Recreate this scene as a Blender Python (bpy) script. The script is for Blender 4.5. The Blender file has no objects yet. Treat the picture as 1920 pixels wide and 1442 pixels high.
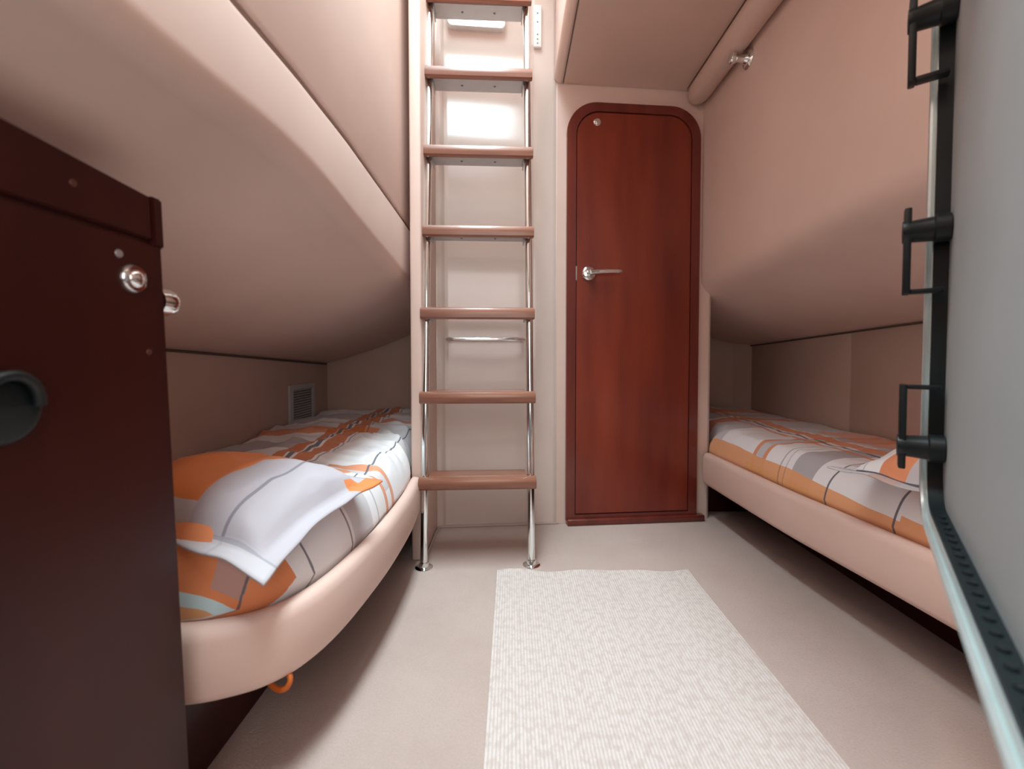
import bpy, bmesh, math, random
from mathutils import Vector, Matrix, noise
random.seed(4)
S = bpy.context.scene
COL = S.collection
R = math.radians

# ------------------------------------------------------------------ camera
cam = bpy.data.cameras.new('camera'); camo = bpy.data.objects.new('camera', cam); COL.objects.link(camo)
camo.location = (0, 0, .72); camo.rotation_euler = (R(90 - 1.7), 0, 0)
cam.sensor_width = 36; cam.lens = 813 / 1920 * 36; cam.shift_y = -30 / 1920
cam.clip_start = .02
cam.dof.use_dof = True; cam.dof.focus_distance = 1.25; cam.dof.aperture_fstop = 2.8
S.camera = camo

# ------------------------------------------------------------------ world, lights, exposure
W = bpy.data.worlds.new('world'); S.world = W; W.use_nodes = True
W.node_tree.nodes['Background'].inputs[0].default_value = (.80, .88, .92, 1)
W.node_tree.nodes['Background'].inputs[1].default_value = .14

def area(name, loc, rot, sx, sy, power, col, spread=180):
    l = bpy.data.lights.new(name, 'AREA'); l.shape = 'RECTANGLE'; l.size = sx; l.size_y = sy
    l.energy = power; l.color = col; l.spread = R(spread)
    o = bpy.data.objects.new(name, l); o.location = loc; o.rotation_euler = rot; COL.objects.link(o); return o
area('hatch_daylight', (-.14, .72, 2.72), (0, 0, 0), .38, 1.5, 31, (.79, .955, 1.0), 114)
area('cabin_lamp_light', (.42, .25, 1.83), (0, 0, 0), .16, .16, 4.0, (1.0, .78, .66))
area('doorway_daylight', (.05, -.75, 1.22), (R(97), 0, 0), .7, 1.1, 7.9, (1.0, .92, .885))

vs = S.view_settings
vs.view_transform = 'Standard'; vs.look = 'None'; vs.gamma = 1; vs.exposure = .29
try: vs.use_curve_mapping = False
except Exception: pass
S.cycles.max_bounces = 10; S.cycles.diffuse_bounces = 6

# ------------------------------------------------------------------ materials
def srgb(r, g, b):
    f = lambda c: (c / 255 / 12.92) if c / 255 <= .04045 else ((c / 255 + .055) / 1.055) ** 2.4
    return (f(r), f(g), f(b), 1)

class NT:
    def __init__(s, name):
        s.m = bpy.data.materials.new(name); s.m.use_nodes = True
        s.n = s.m.node_tree.nodes; s.l = s.m.node_tree.links; s.b = s.n['Principled BSDF']
    def node(s, t, **k):
        n = s.n.new(t)
        for a, v in k.items(): setattr(n, a, v)
        return n
    def link(s, a, b): s.l.new(a, b)
    def math(s, op, a, b=None, c=None):
        n = s.n.new('ShaderNodeMath'); n.operation = op
        for i, v in enumerate((a, b, c)):
            if v is None: continue
            if isinstance(v, (int, float)): n.inputs[i].default_value = v
            else: s.l.new(v, n.inputs[i])
        return n.outputs[0]
    def mix(s, fac, a, b):
        n = s.n.new('ShaderNodeMix'); n.data_type = 'RGBA'
        for i, v in ((0, fac), (6, a), (7, b)):
            if isinstance(v, (int, float)): n.inputs[i].default_value = v
            elif isinstance(v, tuple): n.inputs[i].default_value = v
            else: s.l.new(v, n.inputs[i])
        return n.outputs[2]
    def set(s, col=None, rough=.5, metal=0, coat=0, spec=.5, sheen=0):
        i = s.b.inputs
        if col is not None:
            if isinstance(col, tuple): i['Base Color'].default_value = col
            else: s.l.new(col, i['Base Color'])
        if isinstance(rough, (int, float)): i['Roughness'].default_value = rough
        else: s.l.new(rough, i['Roughness'])
        i['Metallic'].default_value = metal; i['Coat Weight'].default_value = coat
        i['Coat Roughness'].default_value = .12
        i['Specular IOR Level'].default_value = spec; i['Sheen Weight'].default_value = sheen
        return s
    def noise(s, scale, detail=3, vec=None, rough=.5):
        n = s.n.new('ShaderNodeTexNoise'); n.inputs['Scale'].default_value = scale
        n.inputs['Detail'].default_value = detail; n.inputs['Roughness'].default_value = rough
        if vec is None:
            t = s.n.new('ShaderNodeTexCoord'); vec = t.outputs['Object']
        s.l.new(vec, n.inputs['Vector']); return n.outputs['Fac']
    def scaled(s, sc, out='Object'):
        t = s.n.new('ShaderNodeTexCoord'); m = s.n.new('ShaderNodeMapping'); m.inputs['Scale'].default_value = sc
        s.l.new(t.outputs[out], m.inputs[0]); return m.outputs[0]
    def bump(s, h, strength, dist=.002):
        n = s.n.new('ShaderNodeBump'); n.inputs['Strength'].default_value = strength; n.inputs['Distance'].default_value = dist
        s.l.new(h, n.inputs['Height']); s.l.new(n.outputs[0], s.b.inputs['Normal'])
    def ramp(s, fac, stops):
        n = s.n.new('ShaderNodeValToRGB'); e = n.color_ramp.elements
        while len(e) < len(stops): e.new(.5)
        for el, (p, c) in zip(e, stops): el.position = p; el.color = c
        s.l.new(fac, n.inputs[0]); return n.outputs[0]

def vinyl(name, a, b, rough=.5):
    t = NT(name); n = t.noise(3.5, 3)
    t.set(t.ramp(n, [(.3, a), (.7, b)]), rough, spec=.35); t.bump(t.noise(420, 2), .18, .0006); return t.m
M = {}
M['vinyl'] = vinyl('pale_vinyl', srgb(214, 188, 176), srgb(221, 195, 184))
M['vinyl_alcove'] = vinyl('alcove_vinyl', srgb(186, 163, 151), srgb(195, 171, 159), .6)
M['soffit'] = vinyl('soffit_vinyl', srgb(208, 181, 168), srgb(214, 188, 174), .5)
M['rail_vinyl'] = vinyl('bunk_rail_vinyl', srgb(217, 187, 174), srgb(223, 193, 181), .42)

t = NT('gelcoat'); t.set(t.ramp(t.noise(2, 2), [(.35, srgb(213, 197, 188)), (.7, srgb(220, 205, 197))]), .2, spec=.5, coat=.3); M['gel'] = t.m

def wood(name, c1, c2, c3, rough, coat, sc=(14, 14, .9), spec=.5):
    t = NT(name); v = t.scaled(sc)
    n1 = t.noise(1.6, 4, v); n2 = t.noise(9, 5, v, .6)
    a = t.ramp(n1, [(.3, c1), (.55, c2), (.75, c3)])
    c = t.mix(t.math('MULTIPLY', n2, .35), a, c1)
    t.set(c, rough, coat=coat, spec=spec); t.bump(n2, .05, .0005); return t.m
M['mahogany'] = wood('varnished_mahogany', srgb(100, 31, 18), srgb(128, 48, 27), srgb(140, 56, 31), .38, .25, (5, 5, .7))
M['mahogany_frame'] = wood('mahogany_frame_wood', srgb(90, 32, 24), srgb(108, 42, 31), srgb(118, 49, 36), .3, .4, (9, 9, .7))
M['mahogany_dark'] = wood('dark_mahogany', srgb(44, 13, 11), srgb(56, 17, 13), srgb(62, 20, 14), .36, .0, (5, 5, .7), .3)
M['teak'] = wood('teak_tread', srgb(112, 68, 52), srgb(146, 94, 72), srgb(158, 104, 80), .36, .35, (1.2, 22, 22))

def plain(name, c, rough=.5, metal=0, coat=0, spec=.5, bump=0):
    t = NT(name); n = t.noise(30, 3)
    k = lambda f: (c[0] * f, c[1] * f, c[2] * f, 1)
    t.set(t.ramp(n, [(.3, k(.93)), (.7, k(1.0))]), rough, metal, coat, spec)
    if bump: t.bump(t.noise(300, 2), bump, .0006)
    return t.m
M['chrome'] = plain('polished_steel', (.86, .90, .90), .1, 1)
M['plate'] = plain('brushed_aluminium', (.50, .51, .52), .42, .75)
M['edge_metal'] = plain('bright_anodised_edge', (.70, .80, .80), .25, .6)
M['screw'] = plain('screw_steel', (.22, .22, .23), .4, .9)
M['black'] = plain('black_plastic', (.008, .012, .014), .42, spec=.4)
M['rubber'] = plain('black_rubber', (.006, .012, .014), .5, spec=.35, bump=.4)
M['white_plastic'] = plain('white_plastic', (.86, .88, .88), .35)
M['vent_white'] = plain('vent_plastic', (.52, .53, .53), .45)
M['vent_dark'] = plain('vent_void', (.01, .012, .014), .8)
M['grey_panel'] = vinyl('grey_lining', srgb(152, 156, 157), srgb(162, 166, 167), .55)
M['seam'] = plain('dark_seam_fabric', (.10, .065, .05), .8)  # plain dark brown for the seam lines
M['piping'] = plain('seam_piping', srgb(150, 122, 110)[:3], .6)
M['mattress'] = plain('mattress_ticking', (.03, .06, .06), .8)
M['cord'] = plain('orange_cord', srgb(196, 96, 28)[:3], .6)
t = NT('window_pane'); t.set((.8, .95, .97, 1), .2); t.b.inputs['Emission Color'].default_value = (.86, .97, 1, 1); t.b.inputs['Emission Strength'].default_value = 1.1; M['pane'] = t.m  # the pane's emission stands in for daylight behind it
M['plug'] = plain('wood_plug', (.10, .03, .022), .4)
t = NT('lamp_diffuser'); t.set((.9, .85, .8, 1), .3); t.b.inputs['Emission Color'].default_value = (1, .85, .72, 1); t.b.inputs['Emission Strength'].default_value = 4; M['lamp'] = t.m

t = NT('carpet'); a = t.noise(3, 5, None, .6); b = t.noise(240, 3)
c = t.mix(t.math('MULTIPLY', b, .5), t.ramp(a, [(.3, srgb(184, 164, 156)), (.62, srgb(195, 176, 168))]), srgb(160, 138, 129))
t.set(c, .95, spec=.15, sheen=.1); t.bump(b, .6, .003); M['carpet'] = t.m

t = NT('ribbed_mat')
v = t.scaled((1, 1, 1)); w = t.node('ShaderNodeTexWave'); w.wave_type = 'BANDS'; w.bands_direction = 'X'
w.inputs['Scale'].default_value = 44; w.inputs['Distortion'].default_value = .6; w.inputs['Detail'].default_value = 2; w.inputs['Detail Scale'].default_value = 3
t.link(v, w.inputs[0])
n = t.noise(1, 3, t.scaled((260, 70, 1))); n2 = t.noise(7, 3)
h = t.math('MULTIPLY', w.outputs['Fac'], n)
c = t.ramp(h, [(.0, srgb(196, 183, 177)), (.2, srgb(208, 197, 192)), (.45, srgb(216, 206, 201))])
sp = t.ramp(t.noise(1, 2, t.scaled((75, 55, 1))), [(.45, (0, 0, 0, 1)), (.62, (1, 1, 1, 1))])
c = t.mix(t.math('MULTIPLY', sp, .45), c, srgb(184, 165, 158))
c = t.mix(t.math('MULTIPLY', n2, .2), c, srgb(186, 166, 157))
t.set(c, .9, spec=.15); t.bump(h, .5, .002); M['mat'] = t.m

def plaid(name, base, rects, weave=.07):
    """rects: (u0,u1,v0,v1,colour,alpha) in metres of cloth; None = unbounded"""
    t = NT(name)
    uv = t.node('ShaderNodeUVMap'); uv.uv_map = 'UVMap'
    # a slight wander so that printed stripes are not ruler straight
    nz = t.node('ShaderNodeTexNoise'); nz.inputs['Scale'].default_value = 5; t.link(uv.outputs[0], nz.inputs['Vector'])
    sb = t.node('ShaderNodeVectorMath', operation='SUBTRACT'); sb.inputs[1].default_value = (.5, .5, .5); t.link(nz.outputs['Color'], sb.inputs[0])
    sc = t.node('ShaderNodeVectorMath', operation='SCALE'); sc.inputs['Scale'].default_value = .018; t.link(sb.outputs[0], sc.inputs[0])
    ad = t.node('ShaderNodeVectorMath', operation='ADD'); t.link(uv.outputs[0], ad.inputs[0]); t.link(sc.outputs[0], ad.inputs[1])
    sp = t.node('ShaderNodeSeparateXYZ'); t.link(ad.outputs[0], sp.inputs[0])
    U, V = sp.outputs[0], sp.outputs[1]
    cur = base
    for (u0, u1, v0, v1, c, al) in rects:
        f = None
        for ax, lo, hi in ((U, u0, u1), (V, v0, v1)):
            for e, op in ((lo, 'GREATER_THAN'), (hi, 'LESS_THAN')):
                if e is None: continue
                g = t.math(op, ax, float(e)); f = g if f is None else t.math('MULTIPLY', f, g)
        f = t.math('MULTIPLY', f, al)
        cur = t.mix(f, cur, c)
    fine = t.noise(600, 2)
    cur = t.mix(t.math('MULTIPLY', fine, weave), cur, (.35, .33, .32, 1))
    t.set(cur, .85, spec=.2, sheen=.15); t.bump(fine, .15, .0006); return t.m

CL_W = srgb(240, 239, 242); CL_G = srgb(160, 157, 164); CL_B = srgb(196, 192, 196)
CL_O = srgb(226, 134, 74); CL_OD = srgb(204, 112, 44); CL_L = srgb(92, 92, 104); CL_Y = srgb(212, 160, 44)
CL_P = srgb(196, 226, 232); CL_T = srgb(214, 160, 106)
M['duvet_left'] = plaid('plaid_cotton_with_tan_bands', CL_W, [
    (None, -.66, 1.33, 1.50, CL_G, .7), (None, None, 1.63, 1.78, CL_B, .6), (None, -.60, 1.86, 2.05, CL_B, .9),
    (-.46, None, .945, 1.05, CL_G, .45), (None, -.72, .70, .98, CL_B, .9),
    (None, -.60, .99, 1.16, CL_O, .9), (None, -.52, 1.60, 1.70, CL_O, .85), (-.56, None, 1.82, 1.88, CL_O, .8),
    (-.69, -.655, 1.0, None, CL_OD, .9), (-.625, -.575, 1.0, None, CL_OD, .9),
    (-.58, None, 1.145, 1.165, CL_O, .85), (-.52, None, 1.20, 1.225, CL_O, .85), (-.58, -.30, 1.165, 1.2, CL_B, .7),
    (-.648, -.634, .9, None, CL_L, .9), (-.566, -.560, .9, None, CL_L, .6),
    (-.408, -.402, None, None, CL_L, .9), (-.246, -.240, .8, None, CL_L, .8),
    (None, None, .928, .934, CL_L, .8), (None, None, .778, .784, CL_L, .85), (None, None, 1.085, 1.09, CL_L, .5),
    (None, -.31, .60, .735, CL_O, .95), (-.47, -.40, .62, .735, CL_G, .6), (None, -.30, .55, .60, CL_T, .95), (None, -.32, .585, .605, CL_P, 1),
    (None, None, None, .55, CL_Y, .95), (-.235, None, None, .74, CL_Y, .9), (-.408, -.402, None, .735, CL_L, .8),
])
M['duvet_right'] = plaid('plaid_cotton_with_orange_hem', CL_W, [
    (None, None, 1.27, 1.36, CL_G, .75), (1.16, None, None, None, CL_B, .7), (.95, None, 1.05, 1.2, CL_B, .5),
    (None, None, 1.80, 2.0, CL_B, .8), (None, None, 2.1, 2.25, CL_G, .6),
    (None, None, 1.49, 1.51, CL_O, .85), (None, None, 1.55, 1.57, CL_O, .85), (None, None, 1.51, 1.55, CL_G, .5),
    (1.10, 1.15, None, None, CL_O, .85), (1.04, 1.055, None, None, CL_O, .7), (1.2, None, 1.4, 1.7, CL_O, .6),
    (None, None, 2.0, 2.08, CL_OD, .8), (None, None, 2.3, 2.4, CL_O, .8),
    (None, .838, 1.0, None, srgb(236, 168, 116), .95), (None, .855, None, 1.0, srgb(236, 168, 116), .95), (None, .80, 1.2, 1.6, CL_Y, .2), (None, .80, .80, .96, CL_Y, .85),
    (1.075, 1.085, None, None, CL_L, .9), (.905, .910, None, 1.6, CL_L, .0),
    (None, None, 1.408, 1.413, CL_L, .5), (None, None, 1.208, 1.214, CL_L, .9), (None, None, 1.01, 1.016, CL_L, .9), (None, None, .862, .868, CL_L, .9),
    (None, None, 1.385, 1.389, CL_L, .4),
])
M['pillow_left'] = plaid('pillowcase_with_orange_end', srgb(186, 180, 187), [
    (None, .275, .06, None, CL_O, 1), (None, .32, .27, None, CL_O, 1), (.42, None, .28, None, CL_O, 1),
    (.345, .352, None, None, CL_L, .6), (None, .275, None, .06, CL_B, 1), (None, None, None, .03, CL_B, .7), (None, None, .03, .034, CL_G, .9),
], .08)
M['pillow_right'] = plaid('pillowcase_with_orange_stripes', CL_W, [
    (None, None, .27, .325, CL_O, .9), (None, None, .21, .27, CL_B, 1), (None, None, .15, .21, CL_O, .9), (None, None, None, .12, CL_O, .9),
    (None, None, .36, .363, CL_L, .4), (.028, .034, None, None, CL_L, 1), (None, .028, None, None, CL_B, .7),
], .08)

# ------------------------------------------------------------------ mesh helpers
def link(name, bm, mat, parent=None, smooth=True, angle=40):
    me = bpy.data.meshes.new(name); bmesh.ops.recalc_face_normals(bm, faces=bm.faces[:]); bm.to_mesh(me); bm.free()
    me.materials.append(mat)
    if smooth:
        for p in me.polygons: p.use_smooth = True
        try: me.set_sharp_from_angle(angle=R(angle))
        except Exception: pass
    o = bpy.data.objects.new(name, me); COL.objects.link(o)
    if parent: o.parent = parent
    return o
def copy_of(src, parent, loc=None, rot=None, mat=None):
    o = src.copy(); COL.objects.link(o); o.parent = parent
    if loc is not None: o.location = loc
    if rot is not None: o.rotation_euler = rot
    return o
def thing(name, label, cat, loc=(0, 0, 0), rz=0, group=None):
    o = bpy.data.objects.new(name, None); COL.objects.link(o); o.location = loc; o.rotation_euler = (0, 0, rz); o.empty_display_size = .05
    o['label'] = label; o['category'] = cat
    if group: o['group'] = group
    return o
def tag(o, label, cat, group=None):
    o['label'] = label; o['category'] = cat
    if group: o['group'] = group
    return o
def structure(o, label=None, cat=None):
    o['kind'] = 'structure'
    if label: o['label'] = label
    if cat: o['category'] = cat
    return o
def box(bm, x0, x1, y0, y1, z0, z1, bev=0, seg=2):
    v = [bm.verts.new(p) for p in ((x0,y0,z0),(x1,y0,z0),(x1,y1,z0),(x0,y1,z0),(x0,y0,z1),(x1,y0,z1),(x1,y1,z1),(x0,y1,z1))]
    f = [bm.faces.new([v[i] for i in q]) for q in ((0,3,2,1),(4,5,6,7),(0,1,5,4),(1,2,6,5),(2,3,7,6),(3,0,4,7))]
    if bev:
        es = list({e for q in f for e in q.edges})
        bmesh.ops.bevel(bm, geom=es, offset=bev, segments=seg, affect='EDGES', profile=.5)
def ring_frame(d, up=Vector((0, 0, 1))):
    d = d.normalized()
    if abs(d.dot(up)) > .98: up = Vector((1, 0, 0))
    a = d.cross(up).normalized(); return a, a.cross(d).normalized()
def tube(bm, pts, r, n=12, caps=True):
    pts = [Vector(p) for p in pts]; rs = r if isinstance(r, (list, tuple)) else [r] * len(pts)
    rings = []
    a = None
    for i, p in enumerate(pts):
        d = (pts[min(i + 1, len(pts) - 1)] - pts[max(i - 1, 0)])
        if a is None: a, b = ring_frame(d)
        else:
            a = (a - d.normalized() * a.dot(d.normalized())).normalized(); b = a.cross(d.normalized()).normalized()
        rings.append([bm.verts.new(p + (a * math.cos(2 * math.pi * k / n) + b * math.sin(2 * math.pi * k / n)) * rs[i]) for k in range(n)])
    for q, w in zip(rings, rings[1:]):
        for k in range(n): bm.faces.new((q[k], q[(k + 1) % n], w[(k + 1) % n], w[k]))
    if caps: bm.faces.new(rings[0]); bm.faces.new(rings[-1][::-1])
def lathe(bm, origin, axis, prof, n=24):
    """prof: list of (distance along axis, radius)"""
    o = Vector(origin); d = Vector(axis).normalized(); tube(bm, [o + d * t for t, _ in prof], [max(r, .0004) for _, r in prof], n)
def prism(bm, outline, z0, z1, f=lambda x, y, z: (x, y, z)):
    a = [bm.verts.new(f(x, y, z0)) for x, y in outline]; b = [bm.verts.new(f(x, y, z1)) for x, y in outline]
    n = len(a)
    for i in range(n): bm.faces.new((a[i], a[(i + 1) % n], b[(i + 1) % n], b[i]))
    bm.faces.new(a[::-1]); bm.faces.new(b)
def bevel_sharp(bm, off, seg=2, ang=50):
    es = [e for e in bm.edges if len(e.link_faces) == 2 and e.calc_face_angle(0) > R(ang)]
    if es: bmesh.ops.bevel(bm, geom=es, offset=off, segments=seg, affect='EDGES', profile=.5)
def loft(bm, rows, close=False):
    g = [[bm.verts.new(p) for p in r] for r in rows]
    for a, b in zip(g, g[1:]):
        for i in range(len(a) - 1): bm.faces.new((a[i], a[i + 1], b[i + 1], b[i]))
        if close: bm.faces.new((a[-1], a[0], b[0], b[-1]))
    return g
def catmull(pts, n=8):
    P = [Vector(p) for p in pts]; P = [P[0] * 2 - P[1]] + P + [P[-1] * 2 - P[-2]]; out = []
    for i in range(1, len(P) - 2):
        for k in range(n):
            t = k / n; a, b, c, d = P[i - 1:i + 3]
            out.append(.5 * ((2 * b) + (c - a) * t + (2 * a - 5 * b + 4 * c - d) * t * t + (3 * b - a - 3 * c + d) * t ** 3))
    out.append(P[-2]); return out
def interp(x, tab):
    if x <= tab[0][0]: return tab[0][1]
    for (a, u), (b, v) in zip(tab, tab[1:]):
        if x <= b:
            t = (x - a) / (b - a); t = t * t * (3 - 2 * t) if False else t
            return u + (v - u) * t
    return tab[-1][1]
def rrect(x0, x1, z0, z1, r, n=10, rb=None):
    """outline in (x,z) with rounded top (r) and bottom (rb) corners, anticlockwise"""
    rb = r if rb is None else rb; out = []
    for cx, cz, a0, rr in ((x1 - rb, z0 + rb, -90, rb), (x1 - r, z1 - r, 0, r), (x0 + r, z1 - r, 90, r), (x0 + rb, z0 + rb, 180, rb)):
        if rr <= 0: out.append((cx, cz)); continue
        for k in range(n + 1):
            a = R(a0 + 90 * k / n); out.append((cx + rr * math.cos(a), cz + rr * math.sin(a)))
    return out
def slab(bm, outline, y0, y1):
    """outline in (x,z) extruded from y0 to y1"""
    prism(bm, outline, y0, y1, lambda x, z, y: (x, y, z))
def frame_ring(bm, outer, inner, y0, y1):
    n = len(outer)
    A = [[bm.verts.new((x, y, z)) for x, z in o] for o, y in ((outer, y0), (inner, y0), (inner, y1), (outer, y1))]
    for q, w in ((0, 1), (1, 2), (2, 3), (3, 0)):
        for i in range(n): bm.faces.new((A[q][i], A[q][(i + 1) % n], A[w][(i + 1) % n], A[w][i]))

# ------------------------------------------------------------------ the shell
bm = bmesh.new(); box(bm, -1.1, 1.55, -1.2, 2.75, -.05, 0)
structure(link('floor', bm, M['carpet'], smooth=False), 'pale beige carpeted cabin floor', 'floor')

# back wall: local frame, x along the wall, y = depth behind its face
BR = math.atan(.09); BY = 1.82
def backframe(name, **k):
    o = bpy.data.objects.new(name, None); COL.objects.link(o); o.location = (0, BY, 0); o.rotation_euler = (0, 0, BR); return o
prof = [(-.345, 0), (-.318, .0), (-.30, .001), (-.291, .006), (-.286, .016), (-.28, .026), (-.270, .03), (-.26, .030), (.055, .030), (.067, .028), (.076, .020), (.082, .008), (.09, .001), (.10, 0),
        (.168, 0), (.178, .002), (.186, .006), (.194, .002), (.204, 0), (.86, 0), (.868, .002), (.8745, .008), (.876, .018), (.876, .14), (-.345, .14)]
bm = bmesh.new()
zs = [0, 1.0, 1.93, 1.945, 1.99, 2.005, 2.9]
offs = [0, 0, 0, .006, .006, 0, -.01]
rows = [[(x, y + (o if (y < .1 and -.29 < x < .09) else 0), z) for x, y in prof] for z, o in zip(zs, offs)]
g = loft(bm, rows, close=True)
bm.faces.new(g[0][::-1]); bm.faces.new(g[-1])
wb = link('wall_back', bm, M['gel'], angle=35); wb.location = (0, BY, 0); wb.rotation_euler = (0, 0, BR)
structure(wb, 'pale bulkhead wall with a moulded recess behind the ladder', 'wall')
# header above the right alcove and the vinyl facing round the cabin door
bm = bmesh.new()
outer = [(.196, .004), (.862, .004), (.862, 1.0), (.862, 1.845), (.196, 1.845)]
box(bm, .188, .862, -.003, .0, .0, 1.845, .001, 1)
f = link('door_surround', bm, M['vinyl'], wb)
# left partition beside the ladder
bm = bmesh.new(); box(bm, -.352, -.312, 1.50, 1.80, 0, 2.75, .008, 3)
structure(link('trim_1', bm, M['vinyl']), 'narrow pale vinyl partition between ladder and left bunk', 'trim')

# left padded side (upper berth side): underside, rolled edge, face up to the seam
def edgeZ(y): return interp(y, [(-.6, 1.03), (.43, 1.035), (.78, 1.068), (1.10, 1.030), (1.67, .972), (2.35, .885)])
def sideZ(y): return interp(y, [(-.6, .80), (1.24, .738), (2.29, .677), (2.35, .674)])
def smoothf(f, y, h=.12): return sum(f(y + h * k / 4) for k in range(-4, 5)) / 9
def leftprofile(y):
    ze, zs_ = smoothf(edgeZ, y), smoothf(sideZ, y); X = -.376; pts = [(-1.0, zs_ - .006)]
    n = 14
    ax, az = -.422, ze - .012   # start of the roll on the underside
    for k in range(9):
        t = k / 8; x = -1.0 + (ax + 1.0) * t
        pts.append((x, zs_ + (az - zs_) * t - .018 * math.sin(math.pi * t)))
    p0, p1, p2 = (ax, az), (X + .002, ze + .0), (X, ze + .035)
    for k in range(1, 11):
        t = k / 10; pts.append(((1 - t) ** 2 * p0[0] + 2 * t * (1 - t) * p1[0] + t * t * p2[0], (1 - t) ** 2 * p0[1] + 2 * t * (1 - t) * p1[1] + t * t * p2[1]))
    return pts, X
SE = lambda y: interp(y, [(-.6, 1.20), (.6, 1.202), (.76, 1.212), (1.0, 1.214), (1.68, 1.184), (2.4, 1.17)])
bm = bmesh.new(); rows = []
ys = [-.6 + i * .06 for i in range(49)]
for y in ys:
    p, X = leftprofile(y); s = SE(y) - .004
    p = p + [(X, s - .012), (X - .002, s - .003), (X - .010, s), (X - .06, s), (-1.0, s)]
    rows.append([(x, y, z) for x, z in p])
g = loft(bm, rows, close=True)
bm.faces.new(g[0]); bm.faces.new(g[-1][::-1])
lw = link('wall_left_upper', bm, M['vinyl'], angle=50)
structure(lw, 'padded vinyl hull side overhanging the left bunk', 'wall')
bm = bmesh.new(); rows = []
for y in ys:
    X = -.376; s = SE(y) + .004
    rows.append([(x, y, z) for x, z in [(-1.0, s), (X - .06, s), (X - .010, s), (X - .002, s + .003), (X, s + .012), (X - .004, 1.6), (X - .01, 2.8), (-1.0, 2.8)]])
g = loft(bm, rows, close=True); bm.faces.new(g[0]); bm.faces.new(g[-1][::-1])
link('padded_panel', bm, M['vinyl'], lw, angle=50)
bm = bmesh.new()
tube(bm, [(-.385, y, SE(y)) for y in ys], .0055, 8); link('piping', bm, M['piping'], lw)
bm = bmesh.new(); rows = []
# outboard side wall and end wall of the left alcove
bm = bmesh.new(); box(bm, -1.04, -.98, -.6, 2.36, 0, .82); 
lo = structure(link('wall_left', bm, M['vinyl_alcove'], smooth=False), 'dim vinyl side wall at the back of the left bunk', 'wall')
bm = bmesh.new(); box(bm, -.998, -.985, 1.0, 1.62, .2, .80, .003)  # slightly proud panel joints
bm.free()
bm = bmesh.new(); box(bm, -.985, -.345, 2.30, 2.36, 0, 1.1)
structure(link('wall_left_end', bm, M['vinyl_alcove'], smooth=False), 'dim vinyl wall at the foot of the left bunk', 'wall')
bm = bmesh.new(); box(bm, -.372, -.345, 1.80, 2.33, 0, 1.1)
structure(link('wall_left_inner', bm, M['vinyl_alcove'], smooth=False))
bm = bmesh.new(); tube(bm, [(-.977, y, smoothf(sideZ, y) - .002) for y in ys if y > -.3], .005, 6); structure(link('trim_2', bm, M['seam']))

# right padded side
def edgeR(y): return interp(y, [(-.6, 1.06), (.87, 1.061), (1.05, 1.062), (1.25, 1.049), (1.85, 1.007), (2.7, .95)])
def sideR(y): return interp(y, [(-.6, .90), (1.47, .832), (2.56, .773), (2.7, .77)])
bm = bmesh.new(); rows = []
ysr = [-.6 + i * .06 for i in range(54)]
def rightrow(y, top=2.0):
    ze, zs_ = smoothf(edgeR, y), smoothf(sideR, y); X = .82
    p = [(X, top), (X, ze + .10)]
    p0, p1, p2 = (X, ze + .055), (X - .001, ze - .006), (X + .075, ze - .034)
    for k in range(0, 13):
        t = k / 12; p.append(((1 - t) ** 2 * p0[0] + 2 * t * (1 - t) * p1[0] + t * t * p2[0], (1 - t) ** 2 * p0[1] + 2 * t * (1 - t) * p1[1] + t * t * p2[1]))
    for k in range(1, 9):
        t = k / 8; x = p2[0] + (1.42 - p2[0]) * t; p.append((x, p2[1] + (zs_ - p2[1]) * t - .014 * math.sin(math.pi * t)))
    p.append((1.42, top)); return [(x, y, z) for x, z in p]
for y in ysr: rows.append(rightrow(y))
# beyond the bulkhead only the underside is needed; same section carries on
g = loft(bm, rows, close=True); bm.faces.new(g[0]); bm.faces.new(g[-1][::-1])
structure(link('wall_right_upper', bm, M['vinyl'], angle=50), 'padded vinyl hull side overhanging the right bunk', 'wall')
bm = bmesh.new(); box(bm, 1.40, 1.46, -.6, 2.66, 0, .92)
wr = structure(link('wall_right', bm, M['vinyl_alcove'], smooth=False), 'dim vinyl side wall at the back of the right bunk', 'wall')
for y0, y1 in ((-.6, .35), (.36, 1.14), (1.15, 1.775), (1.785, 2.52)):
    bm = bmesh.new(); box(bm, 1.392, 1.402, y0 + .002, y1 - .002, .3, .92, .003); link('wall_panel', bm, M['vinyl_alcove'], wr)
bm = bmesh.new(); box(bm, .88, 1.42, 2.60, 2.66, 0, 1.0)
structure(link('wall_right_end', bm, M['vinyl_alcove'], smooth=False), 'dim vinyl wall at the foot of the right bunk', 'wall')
bm = bmesh.new(); prism(bm, [(1.33, 2.60), (1.392, 2.52), (1.40, 2.52), (1.40, 2.60)], .3, .9); structure(link('trim_3', bm, M['vinyl_alcove'], smooth=False))
bm = bmesh.new(); box(bm, .862, .876, 1.96, 2.64, 0, 1.0)
structure(link('wall_right_inner', bm, M['vinyl_alcove'], smooth=False))
bm = bmesh.new(); tube(bm, [(1.390, y, smoothf(sideR, y) + .001) for y in ysr if -.3 < y < 2.58], .004, 6); structure(link('trim_4', bm, M['seam']))

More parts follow.
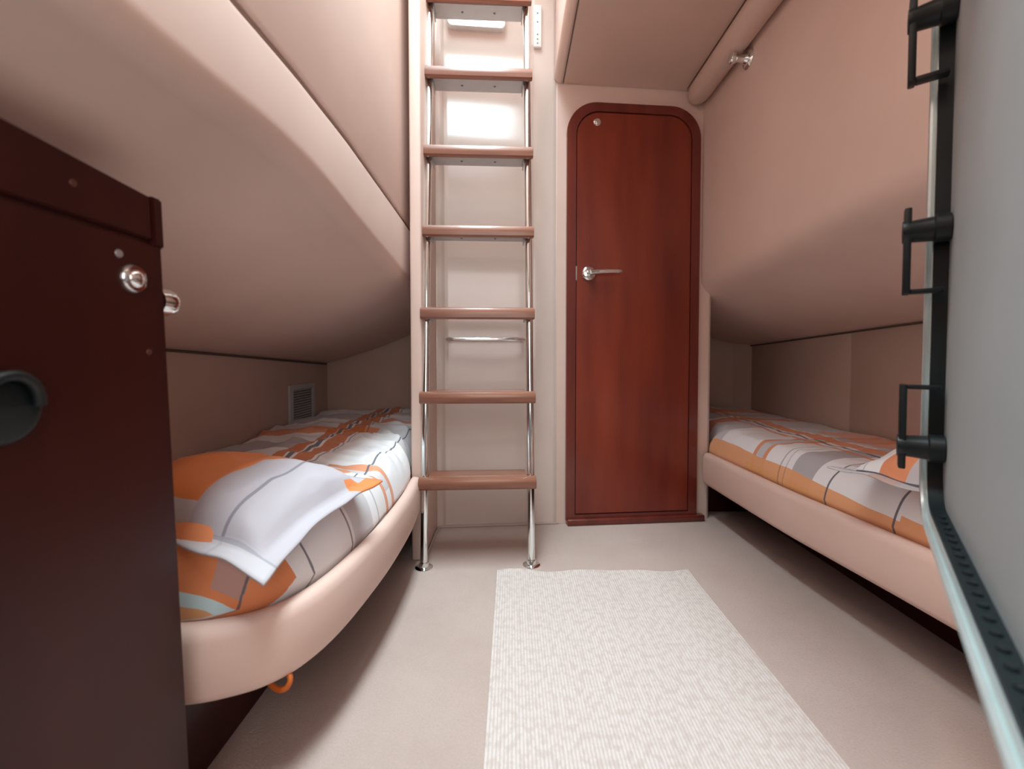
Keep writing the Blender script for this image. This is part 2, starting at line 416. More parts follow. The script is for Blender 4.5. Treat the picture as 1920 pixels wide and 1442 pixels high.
# ceiling: lined soffit to the right of the hatchway, rolled nose, padded bolster
bm = bmesh.new()
sec = [(.214, 1.85), (.812, 1.85), (.812, 1.95), (.214, 1.95)]
box(bm, .214, .86, -.6, 1.885, 1.85, 1.92, .002, 1)
ce = structure(link('ceiling', bm, M['soffit'], angle=30), 'lined beige ceiling panel above the cabin door', 'ceiling')
bm = bmesh.new(); rows = []
nose = [(.211, 1.853)] + [(.205 - .030 * math.sin(R(a)), 1.880 - .030 * math.cos(R(a))) for a in range(0, 91, 10)] + [(.178, 1.95), (.185, 2.8), (.30, 2.8), (.30, 1.93), (.211, 1.93)]
for y in (-.6, .6, 1.2, 1.6, 1.78, 1.815, 1.835):
    rows.append([(x, y, z) for x, z in nose])
g = loft(bm, rows, close=True); bm.faces.new(g[0]); bm.faces.new(g[-1][::-1])
structure(link('trim_5', bm, M['vinyl'], angle=40), 'rolled vinyl edge of the overhead hatchway', 'trim')
bm = bmesh.new()
prof_b = [(-.6, .045)] + [(y, .045) for y in (0, .5, 1, 1.5, 1.80)] + [(1.83, .043), (1.855, .036), (1.873, .024), (1.882, .008)]
tube(bm, [(.775, y, 1.81) for y, _ in prof_b], [r for _, r in prof_b], 28)
structure(link('trim_6', bm, M['soffit']), 'padded round bolster along the ceiling edge', 'trim')
bm = bmesh.new(); tube(bm, [(.212, y, 1.850) for y in (-.6, 1.83)], .0014, 6); tube(bm, [(.742, y, 1.849) for y in (-.6, 1.87)], .0016, 6)
link('seam', bm, M['seam'], ce)
# closing walls behind the camera and the top of the hatch shaft
bm = bmesh.new(); box(bm, -1.04, -.45, -.66, -.6, 0, 2.8); box(bm, .45, 1.46, -.66, -.6, 0, 2.8); box(bm, -.45, .45, -.66, -.6, 1.9, 2.8)
structure(link('wall_front', bm, M['vinyl'], smooth=False))
bm = bmesh.new(); box(bm, -.39, .3, -.6, .25, 2.76, 2.8)
structure(link('ceiling_hatchway', bm, M['vinyl'], smooth=False))
# carpet edging round the room
bm = bmesh.new(); tube(bm, [(-.306, 1.50, .004), (-.306, 1.79, .004), (.2, 1.835, .004)], .005, 6); structure(link('baseboard_back', bm, M['carpet']))

# ------------------------------------------------------------------ cabin door
d = thing('door_1', 'narrow varnished mahogany cabin door with rounded top corners', 'door', (0, BY, 0), BR); d['kind'] = 'structure'
bm = bmesh.new()
frame_ring(bm, rrect(.2275, .808, .030, 1.772, .125, 12, .0), rrect(.262, .772, .060, 1.737, .098, 12, .0), -.018, -.003) if False else None
outer = rrect(.2275, .806, .02, 1.772, .13, 12, .001); inner = rrect(.266, .768, .042, 1.736, .10, 12, .001)
frame_ring(bm, outer, inner, -.020, -.003); bevel_sharp(bm, .004, 3); link('door_frame', bm, M['mahogany_frame'], d, angle=60)
bm = bmesh.new(); slab(bm, rrect(.262, .772, .036, 1.74, .104, 12, .001), -.006, -.0035); link('rebate', bm, M['black'], d)
bm = bmesh.new(); slab(bm, rrect(.2705, .7655, .0465, 1.7325, .097, 12, .001), -.015, -.006); bevel_sharp(bm, .0015, 2)
dp = link('door_panel', bm, M['mahogany'], d, angle=60)
bm = bmesh.new(); box(bm, .232, .838, -.036, -.003, .0, .028, .006, 3); link('sill', bm, M['mahogany_frame'], d)
bm = bmesh.new(); lathe(bm, (.322, -.015, 1.065), (0, -1, 0), [(0, .030), (.004, .030), (.008, .027), (.010, .020), (.012, .012), (.030, .010), (.034, .012), (.036, .0)], 28)
hr = link('handle_rose', bm, M['chrome'], d)
bm = bmesh.new(); tube(bm, catmull([(.322, -.046, 1.065), (.35, -.050, 1.067), (.40, -.050, 1.070), (.44, -.047, 1.071), (.452, -.043, 1.071)], 4), [.012] * 2 + [.0105] * 6 + [.0095] * 5 + [.0085] * 3 + [.005], 14)
link('handle_lever', bm, M['chrome'], d)
bm = bmesh.new(); lathe(bm, (.355, -.015, 1.692), (0, -1, 0), [(0, .016), (.004, .0155), (.006, .013), (.0055, .008), (.009, .007), (.010, .0)], 24); link('push_lock', bm, M['chrome'], d)
bm = bmesh.new(); box(bm, .262, .272, -.0165, -.006, 1.035, 1.095, .001); link('strike_plate', bm, M['plate'], d)
bm = bmesh.new(); box(bm, .240, .262, -.010, -.001, -.001, .008, .002)
bm.free()

# ------------------------------------------------------------------ ladder
LYAW = math.atan(.05)
lad = thing('ladder', 'steel-railed companionway ladder with seven teak treads', 'ladder', (-.116, 1.46, 0), LYAW)
NZ = [.290, .578, .868, 1.158, 1.448, 1.740, 2.030]
def lean(z): return .098 * z
def halfw(z): return .182 - .003 * math.sin(z * 2.2)
for sgn in (-1, 1):
    bm = bmesh.new()
    pts = [(sgn * (.183 - .0015 * z), lean(z) + .0, z) for z in (0.006, .3, .6, 1.0, 1.5, 2.0, 2.5)]
    tube(bm, pts, .0125, 18); link('rail', bm, M['chrome'], lad)
bmf = bmesh.new(); lathe(bmf, (0, 0, 0), (0, 0, 1), [(0, .030), (.003, .030), (.005, .026), (.007, .017), (.020, .0155), (.021, .0)], 24)
f0 = link('foot_flange', bmf, M['chrome'], lad); f0.location = (-.183, 0, 0); f1 = copy_of(f0, lad, (.183, 0, 0))
# tread: board with a deep rounded nosing, cut clear of the rails
def tread_bm():
    bm = bmesh.new()
    sec = [(-.030, -.006), (-.028, -.014), (-.022, -.018), (-.012, -.018), (-.008, -.012), (.0, -.004), (.085, -.004), (.085, .018), (-.018, .020), (-.025, .017), (-.030, .009)]
    a = [[bm.verts.new((x, y, z)) for y, z in sec] for x in (-.196, -.194, .194, .196)]
    # centre part full depth, built as one section; ends bevelled
    n = len(sec)
    for q, w in zip(a, a[1:]):
        for i in range(n): bm.faces.new((q[i], q[(i + 1) % n], w[(i + 1) % n], w[i]))
    bm.faces.new(a[0][::-1]); bm.faces.new(a[-1]); return bm
def board_bm():
    bm = bmesh.new()
    # nosing (in front of the rails)
    sec = [(-.046, -.004), (-.045, -.016), (-.040, -.022), (-.030, -.022), (-.020, -.014), (-.015, -.006), (-.015, .018), (-.035, .019), (-.042, .016), (-.046, .009)]
    a = [[bm.verts.new((x, y, z)) for y, z in sec] for x in (-.199, -.196, .196, .199)]
    for j in (0, 3):
        for v in a[j]: v.co.y += (0.0); v.co.z *= .9
    n = len(sec)
    for q, w in zip(a, a[1:]):
        for i in range(n): bm.faces.new((q[i], q[(i + 1) % n], w[(i + 1) % n], w[i]))
    bm.faces.new(a[0][::-1]); bm.faces.new(a[-1])
    box(bm, -.168, .168, -.0155, .066, -.004, .018, .0015, 1)
    return bm
def plate_bm():
    bm = bmesh.new(); box(bm, -.167, .167, -.012, .064, -.010, -.0055, .001, 1)
    box(bm, -.1705, -.1665, -.014, .060, -.026, -.0056, .001, 1); box(bm, .1665, .1705, -.014, .060, -.026, -.0056, .001, 1); return bm
tr0 = pl0 = sc0 = None
for z in NZ:
    k = 1 - (z * .008)
    loc = (0, lean(z), z)
    if tr0 is None:
        tr0 = link('tread', board_bm(), M['teak'], lad, angle=35); tr0.location = loc; tr = tr0
        pl0 = link('bracket', plate_bm(), M['plate'], lad, angle=35); pl0.location = loc; pl = pl0
        bs = bmesh.new(); lathe(bs, (0, 0, 0), (0, 0, -1), [(0, .0048), (.0012, .0045), (.002, .003), (.0022, .0)], 10)
        sc0 = link('screw', bs, M['screw'], pl0); sc0.location = (-.062, .026, -.010)
        copy_of(sc0, pl0, (.062, .026, -.010))
    else:
        tr = copy_of(tr0, lad, loc); pl = copy_of(pl0, lad, loc)
        for sx in (-.062, .062): copy_of(sc0, pl, (sx, .026, -.010))
    tr.scale = (k, 1, 1); pl.scale = (k, 1, 1)

# ------------------------------------------------------------------ small fixtures on the back wall
hb = thing('grab_rail', 'short chrome grab rail on the wall behind the ladder', 'handrail', (0, BY, 0), BR)
bm = bmesh.new(); tube(bm, catmull([(-.275, -.018, .787), (-.25, -.032, .787), (-.10, -.040, .787), (.0, -.036, .787), (.052, -.018, .787)], 6), [.0065] * 4 + [.010] * 17 + [.008] * 2 + [.0065] * 2, 14); link('bar', bm, M['chrome'], hb)
for x in (-.262, .045):
    bm = bmesh.new(); lathe(bm, (x, .031, .787), (0, -1, 0), [(0, .013), (.004, .012), (.008, .008), (.056, .0065)], 14); link('post', bm, M['chrome'], hb)
hp = thing('hinge_plate', 'white screwed strike plate high on the wall right of the ladder', 'plate', (0, BY, 0), BR)
bm = bmesh.new(); box(bm, .088, .121, -.014, -.0, 1.985, 2.155, .004, 3); link('plate', bm, M['white_plastic'], hp)
for z in (2.0, 2.016, 2.035, 2.085, 2.12):
    bm = bmesh.new(); lathe(bm, (.104, -.013, z), (0, -1, 0), [(0, .0035), (.0018, .003), (.002, .0)], 10); link('screw', bm, M['screw'], hp)
w = thing('window_1', 'rounded companion window above the ladder top', 'window', (0, BY, 0), BR); w['kind'] = 'structure'
bm = bmesh.new(); o_ = rrect(-.262, -.028, 2.062, 2.36, .02, 6); i_ = rrect(-.259, -.031, 2.065, 2.357, .018, 6); frame_ring(bm, o_, i_, .002, .035); link('window_frame', bm, M['white_plastic'], w)
bm = bmesh.new(); slab(bm, i_, .004, .012); link('pane', bm, M['pane'], w)
# ceiling lamp over the doorway (out of shot, lights the cabin)
lm = thing('ceiling_lamp', 'round ceiling lamp behind the photographer', 'lamp', (.42, .25, 1.85))
bm = bmesh.new(); lathe(bm, (0, 0, 0), (0, 0, -1), [(0, .05), (.008, .05), (.012, .044)], 24); link('rim', bm, M['chrome'], lm)
bm = bmesh.new(); lathe(bm, (0, 0, -.010), (0, 0, -1), [(0, .042), (.004, .036), (.006, .0)], 24); link('diffuser', bm, M['lamp'], lm)

# ------------------------------------------------------------------ robe hook on the right wall
hk = thing('robe_hook', 'chrome robe hook high on the right wall', 'hook', (.82, 1.53, 1.745)); hk.scale = (1.15, 1.25, 1.25)
bm = bmesh.new(); lathe(bm, (0, 0, 0), (-1, 0, 0), [(0, .026), (.004, .026), (.008, .022), (.010, .014), (.018, .0105)], 24); link('base', bm, M['chrome'], hk)
bm = bmesh.new(); lathe(bm, (-.017, 0, 0), (-1, 0, .05), [(0, .0105), (.010, .009), (.020, .009), (.026, .013), (.034, .016), (.040, .014), (.044, .006), (.045, 0)], 20); link('knob', bm, M['chrome'], hk)

# ------------------------------------------------------------------ air vent in left alcove
vt = thing('air_vent', 'white louvred air vent on the wall behind the left bunk', 'vent', (-.98, 2.02, .5))
Y0, Y1, Z0, Z1 = -.125, .115, -.115, .088
bm = bmesh.new()
o_ = rrect(Y0, Y1, Z0, Z1, .006, 3); i_ = rrect(Y0 + .026, Y1 - .026, Z0 + .022, Z1 - .022, .003, 3)
A = [[bm.verts.new((x, y, z)) for y, z in o] for o, x in ((o_, .0), (o_, .008), (i_, .010), (i_, .0))]
for q, w_ in zip(A, A[1:]):
    for i in range(len(q)): bm.faces.new((q[i], q[(i + 1) % len(q)], w_[(i + 1) % len(q)], w_[i]))
link('frame', bm, M['vent_white'], vt)
bm = bmesh.new(); box(bm, .0005, .0015, Y0 + .02, Y1 - .02, Z0 + .016, Z1 - .016); link('backing', bm, M['vent_dark'], vt)
sl0 = None
for i in range(14):
    z = Z0 + .028 + i * .0114
    if sl0 is None:
        bm = bmesh.new(); v = [bm.verts.new(p) for p in ((.002, Y0 + .027, .004), (.002, Y1 - .027, .004), (.009, Y1 - .027, -.001), (.009, Y0 + .027, -.001), (.009, Y0 + .027, -.0025), (.009, Y1 - .027, -.0025))]
        bm.faces.new(v[:4]); bm.faces.new((v[3], v[2], v[5], v[4])); sl0 = link('slat', bm, M['vent_white'], vt, smooth=False); sl0.location = (0, 0, z)
    else: copy_of(sl0, vt, (0, 0, z))

# ------------------------------------------------------------------ bunks
def rail_mesh(path, z0, z1, thick, inward, lip=.016):
    """path: outer face plan curve; inward: +1 bunk lies left of the travel direction"""
    P = catmull([(x, y, 0) for x, y in path], 8); bm = bmesh.new(); rows = []
    for i, p in enumerate(P):
        dd = (P[min(i + 1, len(P) - 1)] - P[max(i - 1, 0)]).normalized(); nrm = Vector((-dd.y, dd.x, 0)) * inward
        sec = [(.010, z0), (.003, z0 + .006), (0, z0 + .016), (-.002, (z0 + z1) / 2), (0, z1 - .022), (.003, z1 - .010), (.010, z1 - .002), (.018, z1), (thick - .006, z1), (thick, z1 - .006), (thick, z0)]
        rows.append([tuple(p + nrm * a + Vector((0, 0, z))) for a, z in sec])
    g = loft(bm, rows, close=True); bm.faces.new(g[0]); bm.faces.new(g[-1][::-1]); return bm
LPATH = [(-.316, 1.495), (-.303, 1.30), (-.303, 1.10), (-.313, .95), (-.330, .82), (-.357, .735), (-.398, .685), (-.45, .658), (-.50, .645), (-.57, .640)]
bl = thing('left_bunk', 'left bunk base with a pale padded front rail curving round its near corner', 'bunk', (-.65, 1.4, 0))
def under(o, parent):
    o.parent = parent; o.matrix_parent_inverse = Matrix.Translation(-parent.location)
under(link('front_rail', rail_mesh(LPATH, .18, .30, .034, -1), M['rail_vinyl'], angle=50), bl)
bm = bmesh.new(); pl_ = [(x, y) for x, y in LPATH]
cent = [(x - .02 if y > .8 else x - .012, y + (.0 if y > .8 else .03)) for x, y in LPATH] + [(-.97, .66), (-.97, 2.29), (-.38, 2.29), (-.38, 1.82), (-.36, 1.50)]
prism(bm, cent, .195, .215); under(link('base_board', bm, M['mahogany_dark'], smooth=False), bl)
bm = bmesh.new(); box(bm, -.56, -.53, .66, 2.28, 0, .195, .003); under(link('plinth', bm, M['mahogany_dark']), bl)
bm = bmesh.new(); box(bm, -.955, -.57, .66, .68, 0, .195, .003); under(link('end_plinth', bm, M['mahogany_dark']), bl)

RPATH = [(.827, 1.862), (.834, 1.60), (.842, 1.35), (.860, 1.15), (.880, .95), (.893, .75), (.900, .45), (.895, .1), (.885, -.3)]
br = thing('right_bunk', 'right bunk base with a long pale padded front rail', 'bunk', (1.1, 1.2, 0))
under(link('front_rail', rail_mesh(RPATH, .165, .30, .034, 1), M['rail_vinyl'], angle=50), br)
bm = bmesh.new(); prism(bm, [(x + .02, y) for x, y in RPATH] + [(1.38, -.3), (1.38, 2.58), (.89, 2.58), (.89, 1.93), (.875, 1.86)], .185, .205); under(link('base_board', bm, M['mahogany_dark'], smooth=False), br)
bm = bmesh.new(); box(bm, 1.09, 1.12, -.3, 2.5, 0, .185, .003); under(link('plinth', bm, M['mahogany_dark']), br)
bm = bmesh.new(); box(bm, .885, 1.09, 1.98, 2.01, 0, .185, .003); under(link('end_plinth', bm, M['mahogany_dark']), br)

# mattresses
bm = bmesh.new(); prism(bm, [(-.365, 1.49), (-.350, 1.2), (-.355, .95), (-.385, .79), (-.43, .725), (-.51, .69), (-.56, .672), (-.96, .67), (-.96, 2.28), (-.38, 2.28), (-.38, 1.5)], .216, .290); bevel_sharp(bm, .012, 2)
tag(link('mattress', bm, M['mattress']), 'dark mattress under the left bunk bedding', 'mattress')
bm = bmesh.new(); prism(bm, [(.875, 1.86), (.885, 1.4), (.91, 1.1), (.935, .8), (.94, -.28), (1.38, -.28), (1.38, 2.57), (.90, 2.57), (.90, 1.94)], .206, .290); bevel_sharp(bm, .012, 2)
tag(link('mattress', bm, M['mattress']), 'dark mattress under the right bunk bedding', 'mattress')

def seg_dist(p, a, b):
    ab = b - a; t = max(0, min(1, (p - a).dot(ab) / max(ab.length_squared, 1e-9))); q = a + ab * t; return (p - q).length, q
def ridged(v, s):
    n = noise.noise(v * s); return (1 - abs(n) * 2.2)
def make_duvet(name, outline_c, xw, edge_x, y0, y1, side, ztop, zbot, mat, wr, seed, ny, nx, rad=.075):
    """side -1: aisle at +x (left bunk). outline_c: dense plan polyline of the free edge"""
    bm = bmesh.new(); uvl = bm.loops.layers.uv.new('UVMap'); uvs = {}
    O = [Vector((p.x, p.y)) for p in outline_c]
    g = []
    for j in range(ny + 1):
        y = y0 + (y1 - y0) * j / ny; xe = edge_x(y); row = []
        for i in range(nx + 1):
            t = i / nx; t = 1 - (1 - t) ** 1.45
            x = xw + (xe - xw) * t; p = Vector((x, y)); best = 9; bq = None
            for a, b in zip(O, O[1:]):
                if min(abs(a.y - y), abs(b.y - y)) > .2 and best < .2: continue
                dd, q = seg_dist(p, a, b)
                if dd < best: best, bq = dd, q
            dn = p - bq; s3 = Vector((x, y, seed))
            r_ = rad * (1 + .25 * noise.noise(s3 * 6))
            k = max(0, 1 - best / r_); fall = 1 - math.sqrt(max(0, 1 - min(k, 1) ** 2))
            # wrinkles: drawn folds running off the edge plus broad quilting
            q1 = Vector((x * wr[1], y * wr[2], seed))
            n = noise.noise(q1) * .010 + ridged(Vector((x * 5 + y * 3, y * 4 - x * 2, seed + 3)), 1.3) * .006 * wr[3] + noise.noise(Vector((x * 28, y * 22, seed + 7))) * .0025
            n += (ridged(Vector((x * 9 - y * 4, y * 13 + x * 6, seed + 9)), 1.0)) * .0045 * wr[3]
            n += max(0, noise.noise(Vector((y * 26 + x * 9, x * 3, seed + 2)))) * .012 * wr[3] * math.exp(-best * 7) * max(0, min(1, (y - .95) * 3))
            z = ztop(x, y) + n * wr[0] * (.35 + .65 * min(1, best / .05))
            z = z - (z - zbot) * fall
            # cloth bulges over the rail at mid drop
            bul = math.sin(math.pi * min(1, fall * 1.0)) * .004 * noise.noise(Vector((x * 14, y * 14, seed)))
            v = bm.verts.new((x + bul, y, z)); drop = (ztop(x, y) - zbot) * fall * .95
            o = -dn.normalized() if dn.length > 1e-6 else Vector((-side, 0))
            sh = max(0, r_ * k * .0 + drop)
            uvs[v] = (x + o.x * sh, y + o.y * sh); row.append(v)
        g.append(row)
    for a, b in zip(g, g[1:]):
        for i in range(nx): 
            try: bm.faces.new((a[i], a[i + 1], b[i + 1], b[i]))
            except ValueError: pass
    for f in bm.faces:
        for l in f.loops: l[uvl].uv = uvs[l.vert]
    me = bpy.data.meshes.new(name)
    bm.normal_update()
    if sum(f.normal.z for f in bm.faces) < 0:
        bmesh.ops.reverse_faces(bm, faces=bm.faces[:])
    bm.to_mesh(me); bm.free(); me.materials.append(mat)
    for p in me.polygons: p.use_smooth = True
    o = bpy.data.objects.new(name, me); COL.objects.link(o)
    m = o.modifiers.new('thickness', 'SOLIDIFY'); m.thickness = .008; m.offset = -1
    return o

LE = catmull([(x, y, 0) for x, y in [(-.378, 2.29), (-.378, 1.9), (-.375, 1.6), (-.352, 1.49), (-.337, 1.30), (-.337, 1.10), (-.347, .95), (-.363, .835), (-.388, .76), (-.422, .715), (-.468, .69), (-.52, .677), (-.60, .668), (-.97, .662)]], 6)
def edgeL(y):
    best = None
    for a, b in zip(LE, LE[1:]):
        lo, hi = min(a.y, b.y), max(a.y, b.y)
        if lo - 1e-9 <= y <= hi + 1e-9 and hi > lo:
            x = a.x + (b.x - a.x) * (y - a.y) / (b.y - a.y); best = x if best is None else max(best, x)
    return best if best is not None else -.55
dl = make_duvet('duvet', LE, -.972, edgeL, .668, 2.285, -1, lambda x, y: .405 + .018 * math.sin(max(0, min(1, (x + .98) / .6)) * math.pi) + .01 * math.sin(y * 4), .292, M['duvet_left'], (1.3, 4, 7, 1.5), 3.3, 250, 110, .058)
tag(dl, 'crumpled orange, grey and white plaid duvet on the left bunk', 'duvet')
RE = catmull([(x, y, 0) for x, y in [(.905, 2.57), (.905, 2.0), (.878, 1.90), (.858, 1.86), (.866, 1.6), (.876, 1.35), (.894, 1.15), (.914, .95), (.927, .75), (.934, .45), (.929, .1), (.919, -.28)]], 6)
def edgeRx(y):
    for a, b in zip(RE, RE[1:]):
        if min(a.y, b.y) - 1e-9 <= y <= max(a.y, b.y) + 1e-9: return a.x + (b.x - a.x) * (y - a.y) / (b.y - a.y)
    return .92
dr = make_duvet('duvet', RE, 1.385, edgeRx, -.275, 2.565, 1, lambda x, y: .405 + .012 * math.sin(max(0, min(1, (1.39 - x) / .5)) * math.pi), .292, M['duvet_right'], (.75, 3.5, 5, .9), 8.1, 300, 80, .06)
tag(dr, 'smooth white and grey plaid duvet with an orange hem on the right bunk', 'duvet')

def make_pillow(name, mat, sx, sy, h, loc, rz, tilt, seed, fl=.03, droop=0):
    bm = bmesh.new(); uvl = bm.loops.layers.uv.new('UVMap'); N, K = 64, 48; uv = {}
    def build(top):
        g = []
        for j in range(K + 1):
            row = []
            for i in range(N + 1):
                a = i / N * 2 - 1; b = j / K * 2 - 1; x = a * sx / 2; y = b * sy / 2
                ix = 1 - fl / (sx / 2); iy = 1 - fl / (sy / 2)
                A = min(1, abs(a) / ix); B = min(1, abs(b) / iy)
                p = max(0, (1 - A ** 2.8)) ** .5 * max(0, (1 - B ** 2.8)) ** .5
                s3 = Vector((x * 7, y * 7, seed))
                z = h * p * (1 if top else -.08)
                if top: z += (noise.noise(s3) * .014 + ridged(Vector((x * 12 + y * 5, y * 9 - x * 6, seed)), 1) * .009) * min(1, p * 3)
                fr = max(0, max(abs(a), abs(b)) - .75) / .25
                z += noise.noise(Vector((x * 13, y * 13, seed + 5))) * .012 * fr * (1 if p < .3 else .6)
                z -= droop * max(0, a) ** 3 * max(0, -b) ** 2
                z += .002 * (1 if top else -1)
                # pulled-in sides
                k = 1 - .05 * (1 - abs(b) ** 2) * abs(a) ; k2 = 1 - .06 * (1 - abs(a) ** 2) * abs(b)
                v = bm.verts.new((x * k, y * k2, z)); uv[v] = (x + sx / 2, y + sy / 2); row.append(v)
            g.append(row)
        for q, w in zip(g, g[1:]):
            for i in range(N): bm.faces.new((q[i], q[i + 1], w[i + 1], w[i]) if top else (q[i], w[i], w[i + 1], q[i + 1]))
        return g
    T = build(True); B = build(False)
    def rim(g): return [g[0][i] for i in range(N)] + [g[j][N] for j in range(K)] + [g[K][i] for i in range(N, 0, -1)] + [g[j][0] for j in range(K, 0, -1)]
    a, b = rim(T), rim(B)
    for i in range(len(a)): bm.faces.new((a[i], b[i], b[(i + 1) % len(a)], a[(i + 1) % len(a)]))
    for f in bm.faces:
        for l in f.loops: l[uvl].uv = uv[l.vert]
    me = bpy.data.meshes.new(name); bm.to_mesh(me); bm.free(); me.materials.append(mat)
    for p in me.polygons: p.use_smooth = True
    o = bpy.data.objects.new(name, me); COL.objects.link(o); o.location = loc; o.rotation_euler = (tilt[0], tilt[1], rz); return o
tag(make_pillow('pillow', M['pillow_left'], .46, .36, .072, (-.562, .868, .428), R(-12), (R(4), R(3)), 2.2, .035, .03),
    'plump pillow with an orange end and lilac-grey middle on the left bunk', 'pillow')
tag(make_pillow('pillow', M['pillow_right'], .50, .42, .085, (1.085, .935, .438), R(12), (0, 0), 5.2, .035, .02),
    'pillow with orange and white stripes on the right bunk', 'pillow')

# ------------------------------------------------------------------ floor mat
bm = bmesh.new(); rows = []
nx, ny = 60, 60
for j in range(ny + 1):
    v_ = j / ny; row = []
    for i in range(nx + 1):
        u_ = i / nx; x = -.049 + .632 * u_; yy = -.4 + (1.812) * v_
        e = 1 - v_; wv = .0035 * math.exp(-e * 30) * (math.sin(u_ * 19) + 1) 
        row.append((x, yy + (.006 * math.sin(u_ * 14) * math.exp(-e * 40)), .008 + wv))
    rows.append(row)
g = loft(bm, rows)
ext = bmesh.ops.extrude_face_region(bm, geom=bm.faces[:]); 
for v in ext['geom']:
    if isinstance(v, bmesh.types.BMVert): v.co.z = .0012
tag(link('floor_mat', bm, M['mat'], angle=50), 'off-white ribbed runner mat laid on the carpet', 'mat')

# ------------------------------------------------------------------ orange cord under the left bunk
bm = bmesh.new(); tube(bm, catmull([(-.45, .75, .196), (-.43, .73, .176), (-.40, .715, .160), (-.378, .708, .164), (-.372, .712, .178), (-.385, .722, .188), (-.40, .738, .196)], 5), .0045, 8)
tag(link('cord', bm, M['cord']), 'loop of orange cord hanging under the left bunk corner', 'cord')

# ------------------------------------------------------------------ tall dark mahogany cabinet door at left
cb = thing('cabinet', 'dark mahogany cabinet front with a chrome push lock, nearest on the left', 'cabinet', (-.47, .35, 0))
YE = .588 ; ZT = .926; SEAM = .867
def slant(z): return YE + (ZT - z) * .038
def side_panel(y0, z0, z1, x0, x1, off=0, bev=.002, rise=0):
    bm = bmesh.new()
    P = [(x, y, z) for x in (x0, x1) for y, z in ((y0, z0), (slant(z0) - off, z0), (slant(z1) - off, z1), (y0, z1 + rise))]
    v = [bm.verts.new((x + .47, y - .35, z)) for x, y, z in P]
    for q in ((0, 1, 2, 3), (7, 6, 5, 4), (0, 4, 5, 1), (1, 5, 6, 2), (2, 6, 7, 3), (3, 7, 4, 0)): bm.faces.new([v[i] for i in q])
    bmesh.ops.bevel(bm, geom=bm.edges[:], offset=bev, segments=2, affect='EDGES'); return bm
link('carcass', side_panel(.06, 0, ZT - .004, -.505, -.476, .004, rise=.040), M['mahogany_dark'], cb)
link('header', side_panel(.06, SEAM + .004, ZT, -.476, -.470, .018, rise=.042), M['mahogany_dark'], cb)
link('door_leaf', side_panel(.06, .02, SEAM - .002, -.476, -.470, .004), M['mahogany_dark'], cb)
link('edge_post', side_panel(.5712, SEAM - .004, ZT + .003, -.478, -.4675, .0, .0015), M['mahogany_frame'], cb) if False else None
bm = bmesh.new()
for_z = [(.0, ZT)]
P = []
v = []
for x in (-.479, -.4685):
    for y, z in ((slant(SEAM - .004) - .017, SEAM - .004), (slant(SEAM - .004), SEAM - .004), (slant(ZT), ZT + .002), (slant(ZT) - .017, ZT + .002)): v.append(bm.verts.new((x + .47, y - .35, z)))
for q in ((0, 1, 2, 3), (7, 6, 5, 4), (0, 4, 5, 1), (1, 5, 6, 2), (2, 6, 7, 3), (3, 7, 4, 0)): bm.faces.new([v[i] for i in q])
bmesh.ops.bevel(bm, geom=bm.edges[:], offset=.0025, segments=2, affect='EDGES'); link('edge_post', bm, M['mahogany_dark'], cb)
bm = bmesh.new(); lathe(bm, (0, .190, .815), (1, 0, 0), [(0, .0175), (.003, .0175), (.0055, .0155), (.0065, .0130), (.0055, .0125), (.0055, .011), (.009, .009), (.0105, .006), (.011, 0)], 28); link('push_lock', bm, M['chrome'], cb)
bm = bmesh.new(); lathe(bm, (0, .172, .842), (1, 0, 0), [(0, .005), (.0015, .0045), (.002, 0)], 14); link('catch', bm, M['plate'], cb)
bm = bmesh.new(); lathe(bm, (0, .212, .725), (1, 0, 0), [(0, .004), (.001, .0035), (.0015, 0)], 12); link('plug', bm, M['plug'], cb)
bm = bmesh.new(); lathe(bm, (0, .12, .905), (1, 0, 0), [(0, .004), (.001, .0035), (.0015, 0)], 12); link('plug', bm, M['plug'], cb)
# knob on the door's far edge
bm = bmesh.new(); lathe(bm, (-.022, .2435, .795), (.15, 1, 0), [(-.008, .012), (.003, .013), (.006, .0175), (.022, .019), (.028, .017), (.031, .012), (.032, 0)], 24); link('edge_knob', bm, M['chrome'], cb)
# black ring pull
bm = bmesh.new(); lathe(bm, (0, .045, .672), (1, 0, 0), [(0, .034), (.004, .034), (.008, .028), (.006, .020), (.004, 0)], 28); link('pull', bm, M['rubber'], cb)
bm = bmesh.new(); tube(bm, [(.010 + .004 * math.sin(R(a)), .045 + .026 * math.cos(R(a)), .672 + .030 * math.sin(R(a))) for a in range(0, 181, 15)], .005, 10); link('pull_ring', bm, M['black'], cb)

# ------------------------------------------------------------------ open hatch panel in the right foreground
A0 = Vector((.690, .720)); dd = Vector((-.40, -.49)).normalized(); nn = Vector((.775, -.632)).normalized()
ang = math.atan2(dd.y, dd.x)
hp = thing('hatch_panel', 'open grey-lined hatch door with a black gasket, nearest on the right', 'hatch door', (A0.x, A0.y, 0), ang)
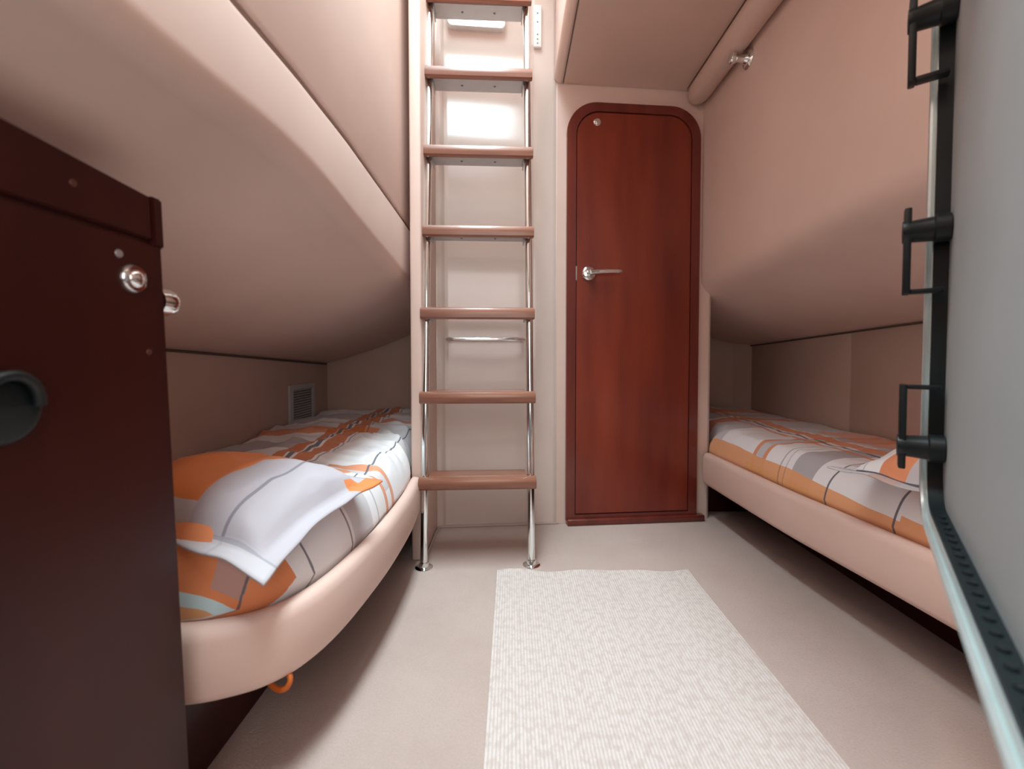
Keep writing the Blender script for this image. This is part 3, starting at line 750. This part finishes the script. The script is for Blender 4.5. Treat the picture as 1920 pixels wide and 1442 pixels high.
# local frame: x along the panel (towards the viewer), y sideways; which way is +n ?
perp = Vector((-math.sin(ang), math.cos(ang))); sg = 1 if perp.dot(nn) > 0 else -1
LEN = .63
def hout(inset, zt=1.95):
    r = max(.085 - inset, .01); zb = .455 + inset; o = []
    for k in range(0, 13):
        a = R(180 + 90 * k / 12); o.append((inset + r + r * math.cos(a), zb + r + r * math.sin(a)))
    return [(inset, zt - inset)] + o + [(LEN, zb), ]
def strip(bm, inner, outer, y0, y1):
    A = [[bm.verts.new((x, y * sg, z)) for x, z in o] for o, y in ((outer, y0), (inner, y0), (inner, y1), (outer, y1))]
    n = len(outer)
    for q, w in ((0, 1), (1, 2), (2, 3), (3, 0)):
        for i in range(n - 1): bm.faces.new((A[q][i], A[q][i + 1], A[w][i + 1], A[w][i]))
    for i in (0, n - 1): bm.faces.new([A[k][i] for k in range(4)])
bm = bmesh.new(); strip(bm, hout(.024), hout(0), 0, .045); link('edge_frame', bm, M['edge_metal'], hp, angle=50)
bm = bmesh.new(); tube(bm, [(x, -.0025 * sg, z) for x, z in hout(.005)], .0045, 8); link('edge_bead', bm, M['edge_metal'], hp)
bm = bmesh.new(); strip(bm, hout(.030), hout(.0243), .001, .030); link('gasket', bm, M['rubber'], hp, angle=50)
bm = bmesh.new(); o_ = hout(.026) + [(LEN, 1.924)]
prism(bm, o_, .019, .040, lambda x, z, y: (x, y * sg, z)); link('lining', bm, M['grey_panel'], hp, smooth=False)
b0 = None
bm = bmesh.new(); lathe(bm, (0, 0, 0), (0, 0, 1), [(0, .0045), (.002, .004), (.003, .0)], 10); 
b0 = link('stud', bm, M['black'], hp); b0.location = (.12, .010 * sg, .4855)
for i in range(1, 20): copy_of(b0, hp, (.12 + i * .026, .010 * sg, .4855))
def latch(zc, flip):
    s = -1 if not flip else 1   # loop hangs down, or stands up
    bm = bmesh.new(); lathe(bm, (.048, .0185 * sg, zc), (0, -sg, 0), [(0, .019), (.001, .0215), (.018, .0215), (.020, .019), (.046, .017), (.052, .0185), (.056, .017), (.057, 0)], 28)
    b = link('latch', bm, M['black'], hp)
    bm = bmesh.new()
    yb = -.036 * sg; y2 = -.027 * sg
    lo, hi = sorted((yb, y2))
    z0, z1 = sorted((zc - s * .036, zc + s * .100))
    box(bm, .034, .062, lo, hi, z0, z1, .002, 2)
    ze = zc + s * .096; lo2, hi2 = sorted((y2, .012 * sg)); box(bm, .038, .058, lo2, hi2, ze - .0035, ze + .0035, .0015, 2)
    link('latch_handle', bm, M['black'], b)
    bm = bmesh.new(); lathe(bm, (.048, -.035 * sg, zc), (0, -sg, 0), [(0, .0045), (.003, .004), (.004, 0)], 12); link('latch_screw', bm, M['chrome'], b)
latch(1.250, False); latch(.918, False); latch(.574, True)
